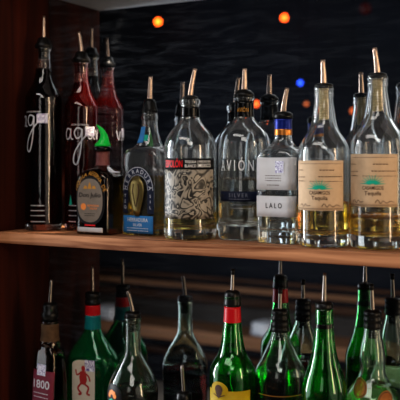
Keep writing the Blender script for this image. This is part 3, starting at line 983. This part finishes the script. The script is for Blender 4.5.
# --- clear sloping bottle with ribbed black cap
b = Bottle('liquor_bottle', 'clear sloping bottle of dark liquor with a ribbed black cap', LOW, 280.0, -6.0, ZL, cam_heading(279))
b.glass([(3, b.w(26), b.w(26), 2), b.P(410, 26), b.P(382, 26), b.P(373, 25.4), b.P(366, 23.6), b.P(358, 19.2), b.P(350, 15.2), b.P(342, 11.6), b.P(335, 9), b.P(330, 7.9), b.P(318, 7.6), b.P(312, 7.6)], M['clear_green'], 0.3, 1.3, 0.45)
b.liquid(M['ruby_liquor'], b.z(373))
b.pourer([(308.5, 3), (309, 6.5), (310.5, 8), (314, 8.3), (315, 7.6), (317, 8.7), (320, 8.7), (321, 7.9), (323, 8.8), (326, 8.8), (327, 8.1), (328, 8.9), (330.5, 8.9), (331.5, 8.4)], (309, 291, 0.3, 2.1, 1.8), (331, 340, 4.6, 'black'), spoutmat='dark_steel', dark_tip=True)
b.prints('gold_line', Print().rect(-4.0, 4.0, b.f(396.5), b.f(395.8), 24), M['gold_ink'], 0.04)

# --- green long-necked bottle
b = Bottle('liquor_bottle', 'plain green long-necked bottle with a black collar and tall chrome spout', LOW, 324.2, -11.6, ZL, cam_heading(324))
b.glass([(3, b.w(22), b.w(22), 2), b.P(415, 22.6), b.P(388, 22.6), b.P(380, 21), b.P(373, 18.8), b.P(364, 15.6), b.P(354, 12.8), b.P(343, 10.8), b.P(330, 9.4), b.P(318, 8.8), b.P(308, 8.6)], M['green'], 0.3, 1.3, 0.45)
b.liquid(M['green_liquor'], b.z(352))
b.band('black_neck_band', 323, 327.5, M['black_gloss'])
b.pourer([(301.5, 3), (302, 6.5), (303, 8.4), (306, 8.8), (307.5, 8.8), (308.5, 8)], (302, 273, 0.6, 2.6, 1.7), (309, 322, 5.2, 'black'), spoutmat='dark_steel')

# --- clear waisted bottle with bronze medals
b = Bottle('liquor_bottle', 'clear waisted bottle with bronze medals and a ribbed black cap, rightmost on the lower shelf', LOW, 372.6, -6.8, ZL, cam_heading(372) - DEG(5))
b.glass([(3, b.w(26), b.w(26), 2), b.P(420, 27), b.P(403, 27), b.P(395, 26), b.P(388, 22), b.P(381, 17.2), b.P(374, 13.6), b.P(367, 12.7), b.P(359, 13.0), b.P(350, 12.2), b.P(342, 10.8), b.P(334, 9), b.P(328, 8.2), b.P(318, 8), b.P(313, 8)], M['clear_green'], 0.3, 1.3, 0.45)
b.liquid(M['green_liquor'], b.z(384))
b.pourer([(309.5, 3), (310, 7), (311.5, 8.8), (315, 9), (316, 8.2), (318, 9), (321, 9), (322, 8.3), (324, 9), (327, 9), (328, 8.6)], (310, 287, -1.0, 2.4, 1.9), (328, 338, 5, 'black'), spoutmat='dark_steel', dark_tip=True)
for s_, y_ in ((-1.9, 391), (2.4, 401)):
    md = b.prints('bronze_medal', Print().oval(s_, b.f(y_), 1.3, 1.35, 26, 4), M['bronze'], 0.06)
    b.prints('medal_rim', Print().hoop(s_, b.f(y_), 1.05, 1.1, 1.18, 1.22), M['ink_brown'], 0.09, md)

# ================================================================== ROOM LAMPS (small dots in the mirror)
LAMPS = [(159, 22, (255, 92, 24), 14, 2.0, 'orange'), (285, 18, (255, 84, 24), 12, 1.9, 'red-orange'), (301, 83, (50, 90, 255), 6, 1.3, 'blue'),
         (257, 104, (255, 96, 40), 6, 1.6, 'orange'), (354, 111, (255, 120, 60), 2.0, 1.6, 'dull orange'), (307, 104, (255, 130, 70), 1.6, 1.1, 'dull orange'), (366, 9, (200, 20, 30), 0.06, 3.0, 'dim red')]
PLACE = ['high at left in the mirror', 'high at centre in the mirror', 'reflected between the clear bottles', 'reflected beside a bottle neck', 'reflected low between the kraft labelled bottles', 'smallest, reflected left of a kraft labelled bottle', 'largest, at the top right of the mirror']
for (px, py, c, s, r, nm), pl in zip(LAMPS, PLACE):
    x, y, z = mirrored(px, py, RY0 + 20)
    e = empty('pendant_lamp', x, y, z)
    tag(e, 'small %s hanging lamp %s' % (nm, pl), 'lamp', 'small hanging lamps across the room')
    prof = [(r * math.sin(DEG(a)), max(0.05, r * math.cos(DEG(a)))) for a in range(-85, 86, 17)]
    lathe('bulb', prof, bulb_mat('glowing_%s_bulb' % nm.replace(' ', '_'), c, s), e, 20)
    lathe('cord', [(r * 0.95, 0.5), (r + 1.5, 0.5), (r + 1.6, 0.15), (RZ1 - z, 0.15)], M['cord'], e, 8)

# folded towels on the bench board of the far wall, seen in the mirror
bench_top = mirrored(200, 331, RY0 + 26)[2]
for px, lab, w_ in ((268, 'folded white towel reflected in the mirror behind the bottle with the yellow crest', 8), (111, 'folded white towel reflected in the mirror behind the broad green bottle', 11)):
    x, y, z = mirrored(px, 333, RY0 + 16)
    e = empty('folded_towel', x, y, bench_top + 0.05, DEG(18))
    tag(e, lab, 'towel', 'folded towels across the room')
    for k in range(3):
        q = w_ - 0.5 * k
        V, Fc = loft([ring(0.02 + 2.4 * k, q - 0.8, 6.2, 5, 40), ring(0.5 + 2.4 * k, q, 7, 5, 40), ring(1.8 + 2.4 * k, q, 7, 5, 40), ring(2.35 + 2.4 * k, q - 0.8, 6.2, 5, 40)])
        link_mesh('towel_fold', V, Fc, M['cloth'], e)

# ================================================================== LIGHT
def area(name, loc, target, sx, sy, power, color):
    ld = bpy.data.lights.new(name, 'AREA')
    ld.shape = 'RECTANGLE'
    ld.size, ld.size_y = sx * CM, sy * CM
    ld.energy = power
    ld.color = color
    o = bpy.data.objects.new(name, ld)
    o.location = Vector(loc) * CM
    o.rotation_euler = (Vector(target) - Vector(loc)).to_track_quat('-Z', 'Y').to_euler()
    COL.objects.link(o)
    return o
area('window_light_left', (-205, -106, 10), (-100, -106, 10), 166, 225, 26, (0.86, 0.93, 1.0))
area('window_light_left', (-200, -60, 15), (45, -10, 5), 28, 190, 62, (0.92, 0.96, 1.0))
area('warm_light_right', (305, -130, 10), (200, -130, 10), 230, 220, 8, (1.0, 0.86, 0.70))  # broad dim panel added so the glass picks up light at its edges
area('warm_light_right', (295, -90, 20), (45, -10, 0), 24, 180, 22, (1.0, 0.72, 0.45))
area('front_fill_light', (95, -296, 45), (95, -200, 45), 70, 110, 3, (1.0, 0.97, 0.94))  # added panel with no window behind it, lifts the glow in the bottles
area('floor_bounce_light', (130, -210, 120), (110, -215, 0), 120, 90, 14, (1.0, 0.95, 0.88))  # unseen light added to brighten the floor for the lower bottles' glow
area('overhead_fill_light', (30, -110, 126), (40, -40, 0), 120, 60, 9, (1.0, 0.95, 0.9))  # unseen fill added overhead to bring up the labels
area('rail_fill_light', (-70, -225, -122), (-70, -298, -60), 180, 15, 4, (1.0, 0.85, 0.7))  # unseen low light added so the far rails show in the mirror
sp_ = bpy.data.lights.new('red_bottle_glow_spot', 'SPOT')  # spot with no fixture, added so the dark red bottle's mirror image glows
sp_.energy = 38
sp_.color = (1.0, 0.8, 0.6)
sp_.spot_size = math.radians(22)
sp_.spot_blend = 0.6
sp_.shadow_soft_size = 0.008
so = bpy.data.objects.new('red_bottle_glow_spot', sp_)
so.location = Vector((19.5, -1.4, 46.0)) * CM
so.rotation_euler = (Vector((11.4, -4.2, 22)) - Vector((19.5, -1.4, 46.0))).to_track_quat('-Z', 'Y').to_euler()
COL.objects.link(so)
w = bpy.data.worlds.new('World')
sc.world = w
w.use_nodes = True
w.node_tree.nodes['Background'].inputs[0].default_value = (0.02, 0.024, 0.032, 1)
w.node_tree.nodes['Background'].inputs[1].default_value = 0.5

# ================================================================== CAMERA
cam = bpy.data.cameras.new('camera')
cam.sensor_width = 36
cam.lens = 36 * F / 400
cam.shift_y = -(200 - HOR) / 400
cam.clip_start = 0.05
cam.dof.use_dof = True
cam.dof.focus_distance = 1.33
cam.dof.aperture_fstop = 5.0
co = bpy.data.objects.new('camera', cam)
co.location = (CX * CM, CY * CM, CZ * CM)
co.rotation_euler = (math.pi / 2, 0, YAW)
COL.objects.link(co)
sc.camera = co

cy = sc.cycles
cy.max_bounces = 24
cy.transmission_bounces = 20
cy.glossy_bounces = 10
cy.diffuse_bounces = 3
cy.transparent_max_bounces = 16
cy.caustics_reflective = True
cy.caustics_refractive = True
cy.blur_glossy = 0.6
cy.sample_clamp_indirect = 4.0
cy.use_denoising = True
sc.view_settings.view_transform = 'Standard'
sc.view_settings.look = 'Medium High Contrast'
sc.view_settings.exposure = 0.1
